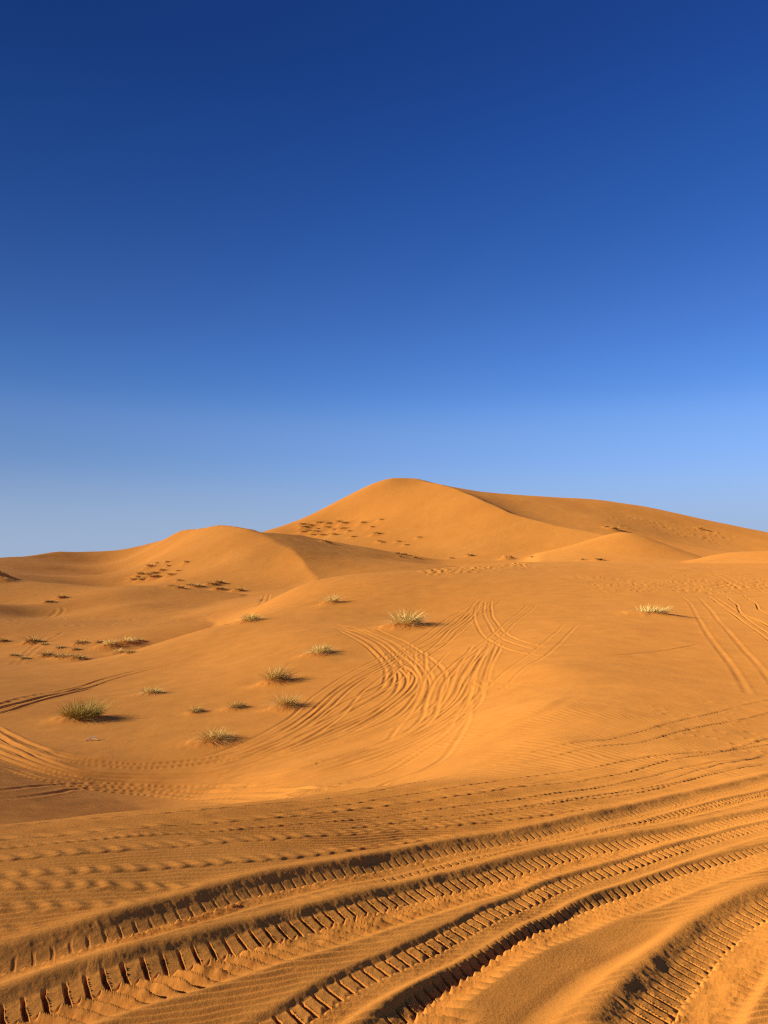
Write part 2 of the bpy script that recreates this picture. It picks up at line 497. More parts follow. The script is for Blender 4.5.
fresh([(360, 889), (420, 876), (470, 862), (510, 850), (590, 832), (660, 818), (740, 800), (830, 780)], a=0.06, an=0.08, d=0.010, bank=0.025, rise=0.003, lug=0.014, seed=2)
fresh([(-120, 1005), (-50, 985), (0, 972), (60, 955), (130, 934), (200, 911), (260, 893), (320, 880), (380, 868), (440, 855), (510, 842), (600, 822), (690, 800), (768, 781), (850, 762)],
      a=0.06, an=0.10, d=0.016, bank=0.09, rise=0.025, lug=0.010, seed=3, p=0.070, far_lug=0.35, near_lug=2.6, prof=(1.12, 1.1, 1.0, 0.88, 0.70, 0.55, 0.5, 0.5))
fresh([(-120, 1065), (-20, 1032), (60, 1004), (130, 981), (200, 962), (260, 945), (350, 919), (430, 897), (510, 876), (580, 857), (680, 837), (768, 817), (850, 800)],
      a=0.10, an=0.16, d=0.020, bank=0.08, rise=0.022, lug=0.021, seed=4, prof=(1.05, 1.08, 1.0, 0.9, 0.78, 0.6, 0.55, 0.55))
fresh([(340, 1075), (375, 1045), (415, 1010), (455, 978), (508, 944), (560, 918), (610, 899), (650, 884), (711, 865), (768, 850), (850, 832)],
      a=0.06, d=0.030, bank=0.045, rise=0.004, lug=0.017, seed=6, slant=0.6, far_lug=0.8, near_lug=2.4, an=0.18, streak=0.0014, prof=(1.2, 1.2, 1, 0.8, 0.6, 0.5, 0.5))
fresh([(200, 1075), (262, 1042), (310, 1018), (352, 992), (420, 958), (470, 935), (510, 914), (576, 886), (643, 865), (711, 843), (768, 828), (850, 810)],
      a=0.085, an=0.09, d=0.014, bank=0.035, rise=0.008, lug=0.022, seed=5, foot=0.8, near_lug=0.6, prof=(1.1, 1.1, 1, 0.9, 0.7, 0.6, 0.6))
fresh([(470, 1075), (510, 1035), (545, 1003), (593, 968), (640, 945), (700, 915)], a=0.06, an=0.06, d=0.016, bank=0.15, rise=0.005, lug=0.0, seed=8, smooth=0.1)
fresh([(625, 1080), (655, 1035), (682, 998), (712, 962), (735, 940), (768, 915), (830, 885)],
      a=0.10, an=0.20, d=0.026, bank=0.11, rise=0.023, streak=0.0014, lug=0.016, p=0.075, seed=7, slant=0.55, duty=0.66, soft=0.2, near_lug=2.4, prof=(1.1, 1.1, 1.0, 1.0, 0.9))

# --- wheel lines in the hollow and on the slopes
def lines(pts, offs, step=0.05, **kw):
    P_, a_ = path_world(pts, step)
    T = np.gradient(P_, axis=0)
    T /= np.linalg.norm(T, axis=1)[:, None] + 1e-9
    Nn = np.stack([-T[:, 1], T[:, 0]], 1)
    for k, o in enumerate(offs):
        wob = o + 0.035 * np.interp(a_, np.linspace(0, a_[-1] + 0.1, 9), rng.uniform(-1, 1, 9))
        w_ = kw.get('w', 0.06)
        carve(P_ + Nn * wob[:, None], a_, 3.4 * w_, rut(seed=int(rng.integers(1, 99)), **kw))


c3 = lambda p: zoomed(180, 600, 1.92, p)
c4 = lambda p: zoomed(460, 560, 2.494, p)
cl = lambda p: zoomed(0, 640, 2.954, p)
ch = lambda p: zoomed(0, 590, 5.12, p)
# left part of the long bend
lines(cl([(-60, 235), (0, 268), (60, 300), (150, 330), (250, 350), (400, 362), (520, 362), (650, 345), (768, 308)]), (0,), d=0.060)
lines(cl([(-60, 255), (0, 290), (80, 325), (170, 355), (300, 375), (450, 380), (600, 365), (768, 340)]), (0, 0.35), d=0.076, lump=0.008)
lines(cl([(-60, 275), (0, 312), (100, 357), (220, 395), (400, 410), (600, 405), (768, 385)]), (-0.3, 0, 0.3), d=0.076)
lines(cl([(-60, 330), (0, 350), (100, 385), (230, 420), (400, 440), (600, 450), (768, 452)]), (0, 0.32), d=0.085, lump=0.012)
lines(cl([(-60, 365), (0, 380), (100, 410), (250, 440), (450, 460), (768, 466), (900, 462)]), (0, 0.3), d=0.060, lump=0.012)
lines(cl([(-30, 478), (0, 470), (100, 460), (250, 440), (400, 428)]), (0, 0.45), d=0.03, lump=0.008, w=0.055)
# bends
lines(c3([(270, 50), (340, 62), (400, 90), (440, 125), (458, 160), (445, 195), (400, 230), (330, 258), (240, 285), (120, 318), (0, 338)]), (0, 0.42, 0.85), d=0.050)
lines(c3([(290, 53), (330, 65), (375, 90), (408, 125), (420, 152), (405, 185), (360, 215), (290, 245), (200, 285), (90, 320)]), (0, 0.3), d=0.055)
lines(c3([(300, 58), (355, 88), (385, 118), (394, 145), (380, 175), (330, 205), (270, 235), (180, 275), (100, 300)]), (0, 0.28), d=0.05)
lines(c3([(585, 0), (540, 30), (480, 75), (420, 105), (350, 140), (290, 180), (235, 230), (170, 268), (100, 297), (20, 322)]), (-0.5, 0, 0.5, 1.1), d=0.042)
lines(c3([(560, 25), (490, 85), (430, 125), (380, 165), (310, 200), (240, 245), (150, 285), (40, 315)]), (0, 0.5), d=0.045)
lines(c3([(450, 100), (445, 150), (420, 185), (360, 225), (290, 262), (200, 296), (60, 332)]), (0, 0.4), d=0.04)
lines(c3([(283, 46), (345, 60), (398, 85), (436, 118), (466, 165), (452, 200), (410, 233), (330, 266), (235, 294), (110, 325)]), (0, 0.22), d=0.045, w=0.05)
lines(c3([(430, 95), (380, 128), (310, 165), (258, 208), (205, 245), (150, 272)]), (0, 0.25, 0.5), d=0.045, w=0.05)
lines(c3([(415, 130), (436, 150), (425, 178), (380, 212), (310, 250), (220, 285), (120, 312)]), (0, 0.25), d=0.045, w=0.05)
lines(c3([(592, 88), (560, 128), (535, 165), (505, 205), (455, 240), (390, 272), (300, 304), (180, 334)]), (0, 0.2), d=0.045, w=0.05)
# the broad band right of them
lines(c3([(597, 80), (570, 135), (555, 180), (522, 222), (452, 260), (370, 292), (280, 320), (150, 350), (0, 372)]), (-0.7, 0, 0.32), d=0.0420)
lines(c3([(578, 92), (545, 140), (525, 185), (480, 225), (420, 262), (330, 295), (230, 325), (100, 350), (0, 360)]), (0, 0.35, 0.8), d=0.0390)
lines(c3([(560, 98), (510, 135), (482, 170), (470, 205), (450, 240), (395, 277)]), (0, 0.35), d=0.0400)
lines(c3([(556, 190), (548, 240), (520, 285), (470, 325), (400, 350), (300, 370), (150, 378), (0, 380)]), (0,), d=0.0320)
lines(c3([(520, 95), (475, 145), (455, 190), (430, 230), (395, 278)]), (0,), d=0.0320)
lines(c3([(562, 150), (540, 215), (490, 250), (420, 285), (340, 315), (220, 345), (60, 370)]), (0, 0.3), d=0.0400)
lines(c3([(540, 200), (500, 260), (430, 305), (340, 345), (260, 365), (100, 380), (0, 385)]), (0, 0.28), d=0.0200, lump=0.012)
# the loop above
lines(c4([(150, 62), (70, 90), (40, 120), (42, 165), (80, 205), (140, 230), (230, 240), (350, 237), (480, 228), (610, 212)]), (0,), d=0.0400)
lines(c4([(62, 100), (60, 140), (85, 180), (130, 210), (190, 226)]), (0, 0.4), d=0.0400)
lines(c4([(120, 70), (45, 100), (20, 130), (-20, 165), (-60, 195)]), (0, 0.45), d=0.0360)
lines(c4([(170, 110), (110, 160), (60, 205), (10, 250)]), (0, 0.5), d=0.0200)
lines(c4([(260, 160), (180, 230), (100, 290), (25, 355)]), (0, 0.6), d=0.0200)
lines(c4([(-10, 305), (80, 318), (160, 322), (220, 315)]), (0, 0.3), d=0.0096)
lines(c4([(-20, 478), (60, 440), (140, 405), (220, 375), (300, 335)]), (0,), d=0.0176, w=0.12)
lines(c4([(40, 470), (110, 440), (170, 415)]), (0,), d=0.0160, w=0.07)
# two wheel lines and more on the right
lines(c4([(545, 88), (565, 102), (592, 142), (640, 215), (690, 282), (722, 338)]), (0,), d=0.036, w=0.09)
lines(c4([(590, 92), (605, 105), (650, 160), (710, 225), (768, 295), (800, 330)]), (0,), d=0.034, w=0.09)
lines(c4([(615, 88), (640, 105), (690, 143), (740, 178), (790, 215)]), (0, 0.4), d=0.06)
lines(c4([(660, 90), (690, 112), (702, 135), (740, 150), (800, 180)]), (0,), d=0.08)
lines(c4([(700, 85), (735, 108), (750, 128), (800, 150)]), (0,), d=0.07)
lines(c4([(250, 42), (420, 53), (520, 64), (620, 72), (700, 62), (800, 48)]), (0, 0.8), d=0.07, w=0.14, lump=0.03, p=0.7)
lines(c4([(480, 96), (560, 92), (650, 96), (800, 88)]), (0,), d=0.05, w=0.13)
lines(c4([(540, 74), (600, 82), (680, 80), (800, 66)]), (0,), d=0.07, w=0.14, lump=0.04, p=0.8)
lines(c4([(600, 25), (660, 50), (700, 75)]), (0, 0.7), d=0.04, w=0.13)
# valley track on the left and the small ones beyond
lines(cl([(-40, 222), (0, 203), (60, 186), (150, 165), (260, 140), (380, 105), (480, 80), (560, 58)]), (0, 0.6), d=0.10, w=0.075)
lines(cl([(-40, 235), (0, 216), (40, 205), (90, 188), (200, 160), (300, 132)]), (0, 0.5), d=0.10, w=0.075)
lines(cl([(-40, 200), (0, 188), (80, 168), (180, 148)]), (0,), d=0.085, w=0.12, lump=0.03, p=0.6)
lines(ch([(60, 388), (130, 325), (190, 275), (220, 262)]), (0,), d=0.055, w=0.2, step=0.1)
lines(ch([(92, 388), (150, 335), (240, 265), (330, 215)]), (0,), d=0.055, w=0.2, step=0.1)
lines(ch([(225, 150), (265, 130), (290, 110), (285, 95)]), (0,), d=0.075, w=0.26, step=0.15)
lines(ch([(255, 150), (310, 125), (325, 105), (312, 90)]), (0,), d=0.075, w=0.26, step=0.15)
lines([(253, 613), (262, 604), (270, 595)], (0, 0.7), d=0.07, w=0.14, step=0.08)


def dent(px, py, rad, dep, ring=0.5):
    x0, y0 = ground_at(px, py)
    r0, u0 = math.hypot(x0, y0), math.atan2(x0, y0)
    a0, a1 = np.searchsorted(RR, [r0 - 3 * rad, r0 + 3 * rad])
    b0, b1 = np.searchsorted(U, [u0 - 3 * rad / r0, u0 + 3 * rad / r0])
    w_ = (slice(a0, a1), slice(b0, b1))
    d2 = ((X[w_] - x0) ** 2 + (Y[w_] - y0) ** 2) / rad ** 2
    D[w_] += -dep * np.exp(-d2) + ring * dep * np.exp(-((np.sqrt(d2) - 1.5) / 0.5) ** 2)


# trampled crest, foot prints
for k in range(150):
    t = rng.uniform(0, 1)
    dent(425 + 100 * t + rng.normal(0, 4), 570 - 7 * t + abs(rng.normal(0, 2.2)), rng.uniform(0.15, 0.28), rng.uniform(0.05, 0.11))
for k in range(130):
    px = rng.uniform(590, 775)
    dent(px, 586 + rng.normal(0, 4) - 0.02 * (px - 650), rng.uniform(0.10, 0.17), rng.uniform(0.02, 0.05))
for k in range(26):
    dent(rng.uniform(650, 770), rng.uniform(700, 760), rng.uniform(0.05, 0.09), 0.010)
for k in range(20):
    dent(rng.uniform(0, 230), rng.uniform(618, 626), rng.uniform(0.2, 0.4), 0.07)


def pad(x0, y0, rad, hgt, stretch=1.6):
    """sand gathered round a plant, drawn out downwind"""
    r0, u0 = math.hypot(x0, y0), math.atan2(x0, y0)
    k_ = 3 * rad * stretch
    a0, a1 = np.searchsorted(RR, [max(r0 - k_, 1), r0 + k_])
    b0, b1 = np.searchsorted(U, [u0 - k_ / r0, u0 + k_ / r0])
    w_ = (slice(a0, a1), slice(b0, b1))
    dx, dy = X[w_] - x0, Y[w_] - y0
    d2 = (dx / (rad * stretch)) ** 2 + (dy / rad) ** 2
    D[w_] += hgt * np.exp(-d2) * (1 + 0.25 * fbm(dx * 2 / rad, dy * 2 / rad, 7, 2))


# --- plants: where they root, how large they look, of what kind
TUFTS = [
    # x, y, width, height, kind, label
    (82, 720, 36, 19, 'green', "wide green tuft with a long dark shadow, farthest left of the large tufts"),
    (214, 742, 36, 15, 'straw', "low spiky straw tuft nearest the camera, just above the tyre tracks"),
    (286, 708, 24, 17, 'straw', "upright pale tuft beside the start of the curving tyre tracks"),
    (278, 683, 28, 20, 'dark', "dark bushy tuft of two layers just above the upright pale tuft"),
    (320, 655, 28, 12, 'mixed', "flat dome tuft between the two-layered tuft and the crest tuft"),
    (406, 627, 38, 20, 'mixed', "big round straw tuft beside the upper end of the curving tracks"),
    (331, 604, 17, 13, 'pale', "small round pale tuft highest up the slope near the first crest"),
    (250, 622, 24, 10, 'mixed', "small low tuft at the edge of the slope left of the round pale tuft"),
    (651, 615, 40, 13, 'pale', "flat windblown yellow grass clump alone on the right slope"),
    (197, 713, 17, 7, 'dark', "tiny dark tuft, left one of the pair above the low spiky tuft"),
    (237, 709, 22, 8, 'dark', "small twiggy half-buried tuft, right one of the pair above the low spiky tuft"),
    (150, 695, 24, 8, 'mixed', "sparse low tuft half buried in sand right of the green tuft"),
]
SLOPE = [(2, 643, 9, 4), (32, 644, 15, 6), (44, 646, 7, 3), (81, 645, 12, 5), (60, 649, 9, 3), (75, 651, 8, 3), (46, 657, 13, 5), (58, 659, 10, 5), (67, 660, 13, 5), (78, 660, 12, 5),
         (99, 644, 7, 3), (130, 654, 9, 4), (13, 657, 8, 3), (24, 660, 8, 3), (138, 643, 9, 4)]
SLOPE_PALE = [(109, 649, 15, 9, "pale rounded shrub, left one of the three big clumps on the left slope"),
              (125, 646, 17, 10, "pale rounded shrub, upper right one of the three big clumps on the left slope"),
              (119, 654, 11, 6, "pale shrub, lowest of the three big clumps on the left slope")]
LOW_DUNE = [(49, 603, 9, 3), (62, 599, 10, 4)]
LEFT_DUNE = [(150, 568, 8, 4), (141, 576, 9, 4), (154, 575, 7, 3), (156, 579, 7, 3), (144, 581, 6, 3), (152, 580, 6, 3), (141, 582, 6, 3), (162, 572, 6, 3), (170, 577, 7, 4), (178, 572, 5, 2),
             (186, 564, 4, 3), (179, 582, 5, 3), (171, 588, 7, 3), (180, 589, 8, 3), (189, 587, 8, 4), (196, 589, 11, 5), (211, 587, 8, 5), (218, 585, 9, 5), (219, 591, 9, 4), (238, 592, 8, 5),
             (133, 581, 6, 3), (157, 564, 4, 2), (167, 563, 4, 2), (168, 567, 4, 2), (147, 577, 5, 3), (138, 579, 5, 3)]
BIG_DUNE = [(302, 526, 6, 3), (304, 529, 6, 3), (310, 527, 5, 2), (319, 524, 6, 3), (328, 525, 7, 3), (327, 529, 6, 3), (338, 523, 5, 2), (344, 525, 7, 4), (335, 531, 6, 3), (343, 530, 7, 3), (322, 536, 6, 3),
            (315, 533, 6, 3), (313, 536, 5, 2), (303, 533, 5, 2), (363, 524, 6, 3), (372, 528, 4, 2), (376, 535, 6, 4), (381, 521, 4, 2), (379, 542, 4, 2), (382, 543, 4, 2), (398, 542, 4, 2), (406, 546, 4, 2),
            (419, 538, 4, 2), (353, 538, 5, 2), (329, 543, 5, 2), (324, 542, 5, 2), (334, 536, 5, 3), (318, 530, 5, 2), (308, 532, 5, 2), (349, 532, 4, 2)]
FOOT = [(397, 554, 5, 2), (405, 555, 5, 2), (415, 558, 5, 2), (400, 557, 4, 2), (451, 558.5, 5, 2), (470, 556.5, 6, 3), (532, 558, 4, 2), (582, 560.5, 4, 2), (598, 560.5, 8, 3)]
FLANK = [(614, 530, 8, 3), (700, 529.5, 5, 2), (606, 528, 5, 2)]


def size_at(px, py, wpx, hpx):
    x0, y0 = ground_at(px, py)
    m = math.hypot(x0, y0) / F
    return x0, y0, wpx * m, hpx * m


# hummocks and hollows on that flank
for k in range(46):
    q = rng.uniform(0, 1)
    dent(600 + 130 * q + rng.normal(0, 6), 512 + 22 * q + abs(rng.normal(0, 6)), rng.uniform(0.9, 1.7), rng.uniform(0.05, 0.15), 0.8)


ROOT = {}
for key, rows, rad, hk in (("TUFTS", TUFTS, 0.42, 0.22), ("SLOPE", SLOPE, 0.5, 0.4), ("SLOPE_PALE", SLOPE_PALE, 0.55, 0.35), ("LOW_DUNE", LOW_DUNE, 0.5, 0.5),
                           ("LEFT_DUNE", LEFT_DUNE, 0.6, 0.5), ("BIG_DUNE", BIG_DUNE, 0.65, 0.55), ("FOOT", FOOT, 0.5, 0.4), ("FLANK", FLANK, 0.5, 0.5)):
    ROOT[key] = [size_at(*row[:4]) for row in rows]
    for x0, y0, w_, h_ in ROOT[key]:
        pad(x0 - 0.13 * w_, y0 - 0.05 * w_, rad * w_, hk * h_ * 1.25)
# the buried dark mound on the plain under the big dune
x0, y0, w_, h_ = size_at(507, 559.5, 14, 5)
pad(x0, y0, 0.3 * w_, 0.9 * h_)
# the tip of the low dune at the left edge, throwing a short shadow
for qx, qy, qr, qh in ((-6, 580, 3.0, 1.9), (3, 582, 2.2, 0.8)):
    x0, y0 = ground_at(qx, qy)
    pad(x0, y0, qr, qh, 1.0)
Z += D + DL


# ------------------------------------------------------------------ materials
def mat(name):
    m = bpy.data.materials.new(name)
    m.use_nodes = True
    nt = m.node_tree
    return m, nt, nt.nodes["Principled BSDF"]


def node(nt, kind, **kw):
    n = nt.nodes.new(kind)
    for k, v in kw.items():
        setattr(n, k, v)
    return n


def sand_material():
    m, nt, b = mat("sand")
    L = nt.links.new
    tc = node(nt, "ShaderNodeTexCoord")
    def noise(scale, detail=4, rough=0.55):
        n = node(nt, "ShaderNodeTexNoise")
        n.inputs["Scale"].default_value = scale
        n.inputs["Detail"].default_value = detail
        n.inputs["Roughness"].default_value = rough
        L(tc.outputs["Object"], n.inputs["Vector"])
        return n
    big, mid, grain = noise(0.035, 5), noise(1.3, 5), noise(420, 2, 0.7)
    mix1 = node(nt, "ShaderNodeMix", data_type='RGBA')
    mix1.inputs["A"].default_value = SAND_A
    mix1.inputs["B"].default_value = SAND_B
    r1 = node(nt, "ShaderNodeMapRange")
    r1.inputs["From Min"].default_value = 0.35
    r1.inputs["From Max"].default_value = 0.65
    L(big.outputs["Fac"], r1.inputs["Value"])
    L(r1.outputs["Result"], mix1.inputs["Factor"])
    r2_ = node(nt, "ShaderNodeMapRange")
    r2_.inputs["From Min"].default_value = 0.3
    r2_.inputs["From Max"].default_value = 0.7
    r2_.inputs["To Min"].default_value = 0.93
    r2_.inputs["To Max"].default_value = 1.07
    L(mid.outputs["Fac"], r2_.inputs["Value"])
    r3 = node(nt, "ShaderNodeMapRange")
    r3.inputs["From Min"].default_value = 0.3
    r3.inputs["From Max"].default_value = 0.7
    r3.inputs["To Min"].default_value = 0.86
    r3.inputs["To Max"].default_value = 1.14
    L(grain.outputs["Fac"], r3.inputs["Value"])
    mu = node(nt, "ShaderNodeMath", operation='MULTIPLY')
    L(r2_.outputs["Result"], mu.inputs[0])
    L(r3.outputs["Result"], mu.inputs[1])
    sc = node(nt, "ShaderNodeVectorMath", operation='SCALE')
    L(mix1.outputs["Result"], sc.inputs[0])
    L(mu.outputs[0], sc.inputs["Scale"])
    L(sc.outputs[0], b.inputs["Base Color"])
    b.inputs["Roughness"].default_value = 1.0
    b.inputs["Specular IOR Level"].default_value = 0.05
    b.inputs["Diffuse Roughness"].default_value = 0.6
    fine = noise(55, 6, 0.72)
    bump = node(nt, "ShaderNodeBump")
    bump.inputs["Strength"].default_value = 0.42
    bump.inputs["Distance"].default_value = 0.010
    L(fine.outputs["Fac"], bump.inputs["Height"])
    L(bump.outputs["Normal"], b.inputs["Normal"])
    return m


SAND_A = (0.59, 0.236, 0.041, 1)
SAND_B = (0.545, 0.208, 0.033, 1)
SAND = sand_material()


# ------------------------------------------------------------------ ground meshes
def sheet_mesh(name, i0, i1):
    nr, nc = i1 - i0, len(U)
    co = np.empty((nr, nc, 3), np.float32)
    co[..., 0] = X[i0:i1]
    co[..., 1] = Y[i0:i1]
    co[..., 2] = Z[i0:i1]
    idx = np.arange(nr * nc, dtype=np.int32).reshape(nr, nc)
    q = np.stack([idx[:-1, :-1], idx[:-1, 1:], idx[1:, 1:], idx[1:, :-1]], -1).reshape(-1, 4)[:, ::-1]
    me = bpy.data.meshes.new(name)
    me.vertices.add(nr * nc)
    me.vertices.foreach_set("co", co.ravel())
    me.loops.add(q.size)
    me.loops.foreach_set("vertex_index", np.ascontiguousarray(q).ravel())
    me.polygons.add(len(q))
    me.polygons.foreach_set("loop_start", np.arange(0, q.size, 4, dtype=np.int32))
    me.polygons.foreach_set("loop_total", np.full(len(q), 4, np.int32))
    me.polygons.foreach_set("use_smooth", np.ones(len(q), bool))
    me.update(calc_edges=True)
    me.materials.append(SAND)
    o = bpy.data.objects.new(name, me)
    scene.collection.objects.link(o)
    o["kind"] = "structure"
    return o


# the innermost ring closes under the camera
Z[0, :] = Z[0, :].mean()
SPLIT = int(np.searchsorted(RR, 150.0))
sheet_mesh("sand_ground", 0, len(RR))



# ------------------------------------------------------------------ plants
def plant_material(name, c1, c2):
    m, nt, b = mat(name)
    oi = node(nt, "ShaderNodeTexCoord")
    n = node(nt, "ShaderNodeTexNoise")
    n.inputs["Scale"].default_value = 9.0
    nt.links.new(oi.outputs["Object"], n.inputs["Vector"])
    mx = node(nt, "ShaderNodeMix", data_type='RGBA')
    mx.inputs["A"].default_value = c1
    mx.inputs["B"].default_value = c2
    st = node(nt, "ShaderNodeMapRange")
    st.inputs["From Min"].default_value = 0.35
    st.inputs["From Max"].default_value = 0.65
    nt.links.new(n.outputs["Fac"], st.inputs["Value"])
    nt.links.new(st.outputs["Result"], mx.inputs["Factor"])
    nt.links.new(mx.outputs["Result"], b.inputs["Base Color"])
    b.inputs["Roughness"].default_value = 0.85
    b.inputs["Specular IOR Level"].default_value = 0.15
    return m


STRAW = plant_material("dry_grass", (0.74, 0.50, 0.14, 1), (0.58, 0.36, 0.09, 1))
PALE = plant_material("bleached_grass", (0.86, 0.66, 0.24, 1), (0.74, 0.50, 0.14, 1))
GREEN = plant_material("green_grass", (0.30, 0.24, 0.045, 1), (0.48, 0.35, 0.08, 1))
TWIG = plant_material("dark_twigs", (0.10, 0.058, 0.025, 1), (0.17, 0.10, 0.04, 1))  # dead wood; its dark colour also stands in for shade inside the tufts
SCRUB = plant_material("brown_scrub", (0.26, 0.14, 0.05, 1), (0.40, 0.22, 0.07, 1))
WOOD = plant_material("bleached_wood", (0.62, 0.46, 0.28, 1), (0.50, 0.35, 0.2, 1))


def blades(name, n, w, h, seed, material, spread=0.42, lean=0.55, wind=0.15, width=0.014, droop=0.35, low=0.3, flat=1.0, centre=(0, 0)):
    """a mesh of n tapering blades growing from one clump"""
    g = np.random.default_rng(seed)
    vs_, fs = [], []
    for _ in range(n):
        a = g.uniform(0, 2 * math.pi)
        rad = math.sqrt(g.uniform(0, 1)) * spread * w * 0.5
        x0, y0 = math.cos(a) * rad + centre[0] * w, math.sin(a) * rad * flat + centre[1] * w
        out = a + g.normal(0, 1.1)
        tilt = lean * (rad / (spread * w * 0.5 + 1e-6)) * g.uniform(0.5, 1.3) + abs(g.normal(0, 0.38))
        L = h * g.uniform(low, 1.05)
        dx, dy = math.cos(out) * math.sin(tilt) + wind * g.uniform(0, 1), math.sin(out) * math.sin(tilt) * flat
        dz = math.cos(min(tilt, 1.35))
        side = g.uniform(0, math.pi)
        sx, sy = math.cos(side), math.sin(side)
        wd = width * g.uniform(0.6, 1.2)
        b0 = len(vs_)
        for k, f in enumerate((0.0, 0.45, 0.8, 1.0)):
            bend = droop * f * f
            px_ = x0 + L * (dx * f + dx * bend)
            py_ = y0 + L * (dy * f + dy * bend)
            pz_ = -0.04 * h + L * (dz * f - 0.45 * bend * math.sin(tilt))
            ww = wd * (1, 0.85, 0.5, 0.08)[k]
            vs_ += [(px_ - sx * ww / 2, py_ - sy * ww / 2, pz_), (px_ + sx * ww / 2, py_ + sy * ww / 2, pz_)]
            if k:
                c = b0 + 2 * k
                fs.append((c - 2, c - 1, c + 1, c))
    me = bpy.data.meshes.new(name)
    me.from_pydata(vs_, [], fs)
    me.materials.append(material)
    return me


def put(name, data, parent=None):
    o = bpy.data.objects.new(name, data)
    scene.collection.objects.link(o)
    if parent:
        o.parent = parent
    return o


for i, (row, (x0, y0, w_, h_)) in enumerate(zip(TUFTS, ROOT["TUFTS"])):
    kind, label = row[4], row[5]
    t = put("grass_tuft", None)
    t.location = (x0, y0, height(x0, y0))
    t["label"], t["category"], t["group"] = label, "grass tuft", "grass tufts on the sand slope"
    bw = max(0.007, w_ * 0.010)
    hh = h_ * 1.0
    if kind == 'green':
        put("green_blades", blades("green_blades", 900, w_ * 0.8, hh, 100 + i, GREEN, spread=0.95, lean=0.75, width=bw, low=0.4, centre=(0.06, 0)), t)
        put("dry_blades", blades("dry_blades", 420, w_ * 0.5, hh * 0.8, 200 + i, STRAW, spread=0.9, lean=1.0, width=bw, centre=(-0.45, -0.05)), t)
        put("dead_twigs", blades("dead_twigs", 380, w_ * 0.8, hh * 0.5, 300 + i, TWIG, spread=0.9, lean=1.0, width=bw * 0.8), t)
    elif kind == 'dark':
        put("dry_blades", blades("dry_blades", 520, w_ * 0.75, hh, 100 + i, STRAW, spread=0.7, lean=1.1, width=bw, centre=(-0.15, 0)), t)
        put("dead_twigs", blades("dead_twigs", 460, w_ * 0.65, hh * 0.8, 300 + i, TWIG, spread=0.8, lean=1.1, width=bw * 0.9, centre=(0.15, 0.05)), t)  # dark twigs right, straw left: the shaded and lit sides put into colour
    elif kind == 'pale':
        put("dry_blades", blades("dry_blades", 520, w_ * 0.85, hh * 0.9, 100 + i, PALE, spread=0.85, lean=1.0, width=bw, flat=0.7, droop=0.5, wind=0.3), t)
        put("dead_twigs", blades("dead_twigs", 90, w_ * 0.6, hh * 0.55, 300 + i, TWIG, spread=0.7, lean=1.0, width=bw * 0.8, centre=(0.3, 0.0)), t)  # twigs kept to the right, darkening the side away from the sun
    else:
        put("dry_blades", blades("dry_blades", 760, w_ * 0.78, hh, 100 + i, STRAW if kind == 'straw' else PALE, spread=0.8, lean=1.1, width=bw, droop=0.55), t)
        if kind == 'mixed':
            put("green_blades", blades("green_blades", 120, w_ * 0.55, hh * 0.9, 200 + i, GREEN, spread=0.7, lean=0.8, width=bw, centre=(0.12, 0.05)), t)
        put("dead_twigs", blades("dead_twigs", 300, w_ * 0.55, hh * 0.6, 300 + i, TWIG, spread=0.7, lean=1.0, width=bw * 0.8, centre=(0.28, 0.10)), t)  # twigs shifted right so their dark colour paints the tuft's shaded side

# small shrubs farther off: two shapes, copied
def shrub_mesh(k):
    """one unit wide low shrub of stems and leaves, straw on top, dark wood beneath"""
    me = blades("desert_shrub", 170, 1.0, 0.8, 500 + k, STRAW, spread=0.75, lean=1.1, width=0.05, low=0.35, wind=0.1)
    dk = blades("desert_shrub", 170, 0.9, 0.5, 600 + k, SCRUB, spread=0.75, lean=1.2, width=0.06, low=0.3, centre=(0.2, 0.06))
    n0, p0 = len(me.vertices), len(me.polygons)
    v = [tuple(p.co) for p in me.vertices] + [tuple(p.co) for p in dk.vertices]
    f = [tuple(p.vertices) for p in me.polygons] + [tuple(a + n0 for a in p.vertices) for p in dk.polygons]
    out = bpy.data.meshes.new("desert_shrub")
    out.from_pydata(v, [], f)
    out.materials.append(STRAW)
    out.materials.append(SCRUB)
    out.polygons.foreach_set("material_index", np.array([0] * p0 + [1] * (len(f) - p0), np.int32))
    out.update()
    return out


SHRUBS = [shrub_mesh(k) for k in range(5)]
PALE_SHRUBS = []
for k in range(3):
    PALE_SHRUBS.append(blades("desert_shrub", 260, 1.0, 0.62, 700 + k, PALE, spread=0.7, lean=1.2, width=0.04, low=0.4))
for key, label, group in (
        ("SLOPE", "small dark low shrub scattered on the left slope around the pale clumps", "small shrubs scattered on the left slope"),
        ("LEFT_DUNE", "tiny dark shrub dotted on the sunlit face of the left dune", "shrubs dotted on the left dune"),
        ("BIG_DUNE", "tiny dark shrub dotted on the sunlit left face of the highest dune", "shrubs dotted on the highest dune"),
        ("FLANK", "speck-sized shrub on the shaded right flank of the highest dune", "shrubs on the right flank of the highest dune"),
        ("FOOT", "tiny dark shrub on the flat sand at the foot of the highest dune", "shrubs at the foot of the highest dune"),
        ("LOW_DUNE", "", "shrubs on the low dune at the left")):
    for i, (x0, y0, w_, h_) in enumerate(ROOT[key]):
        o = put("desert_shrub", SHRUBS[(i * 3 + len(key)) % 5])
        o.location = (x0, y0, height(x0, y0) - 0.03 * h_)
        o.rotation_euler = (0, 0, rng.uniform(-0.5, 0.5))
        o.scale = (w_ * 0.85, w_ * 0.85, (1.0 if 'DUNE' in key else 1.3) * h_)
        o["category"], o["group"] = "shrub", group
        o["label"] = label or ("left one of two tiny shrubs on the low dune beside the curled tracks", "right one of two tiny shrubs on the low dune beside the curled tracks")[i]
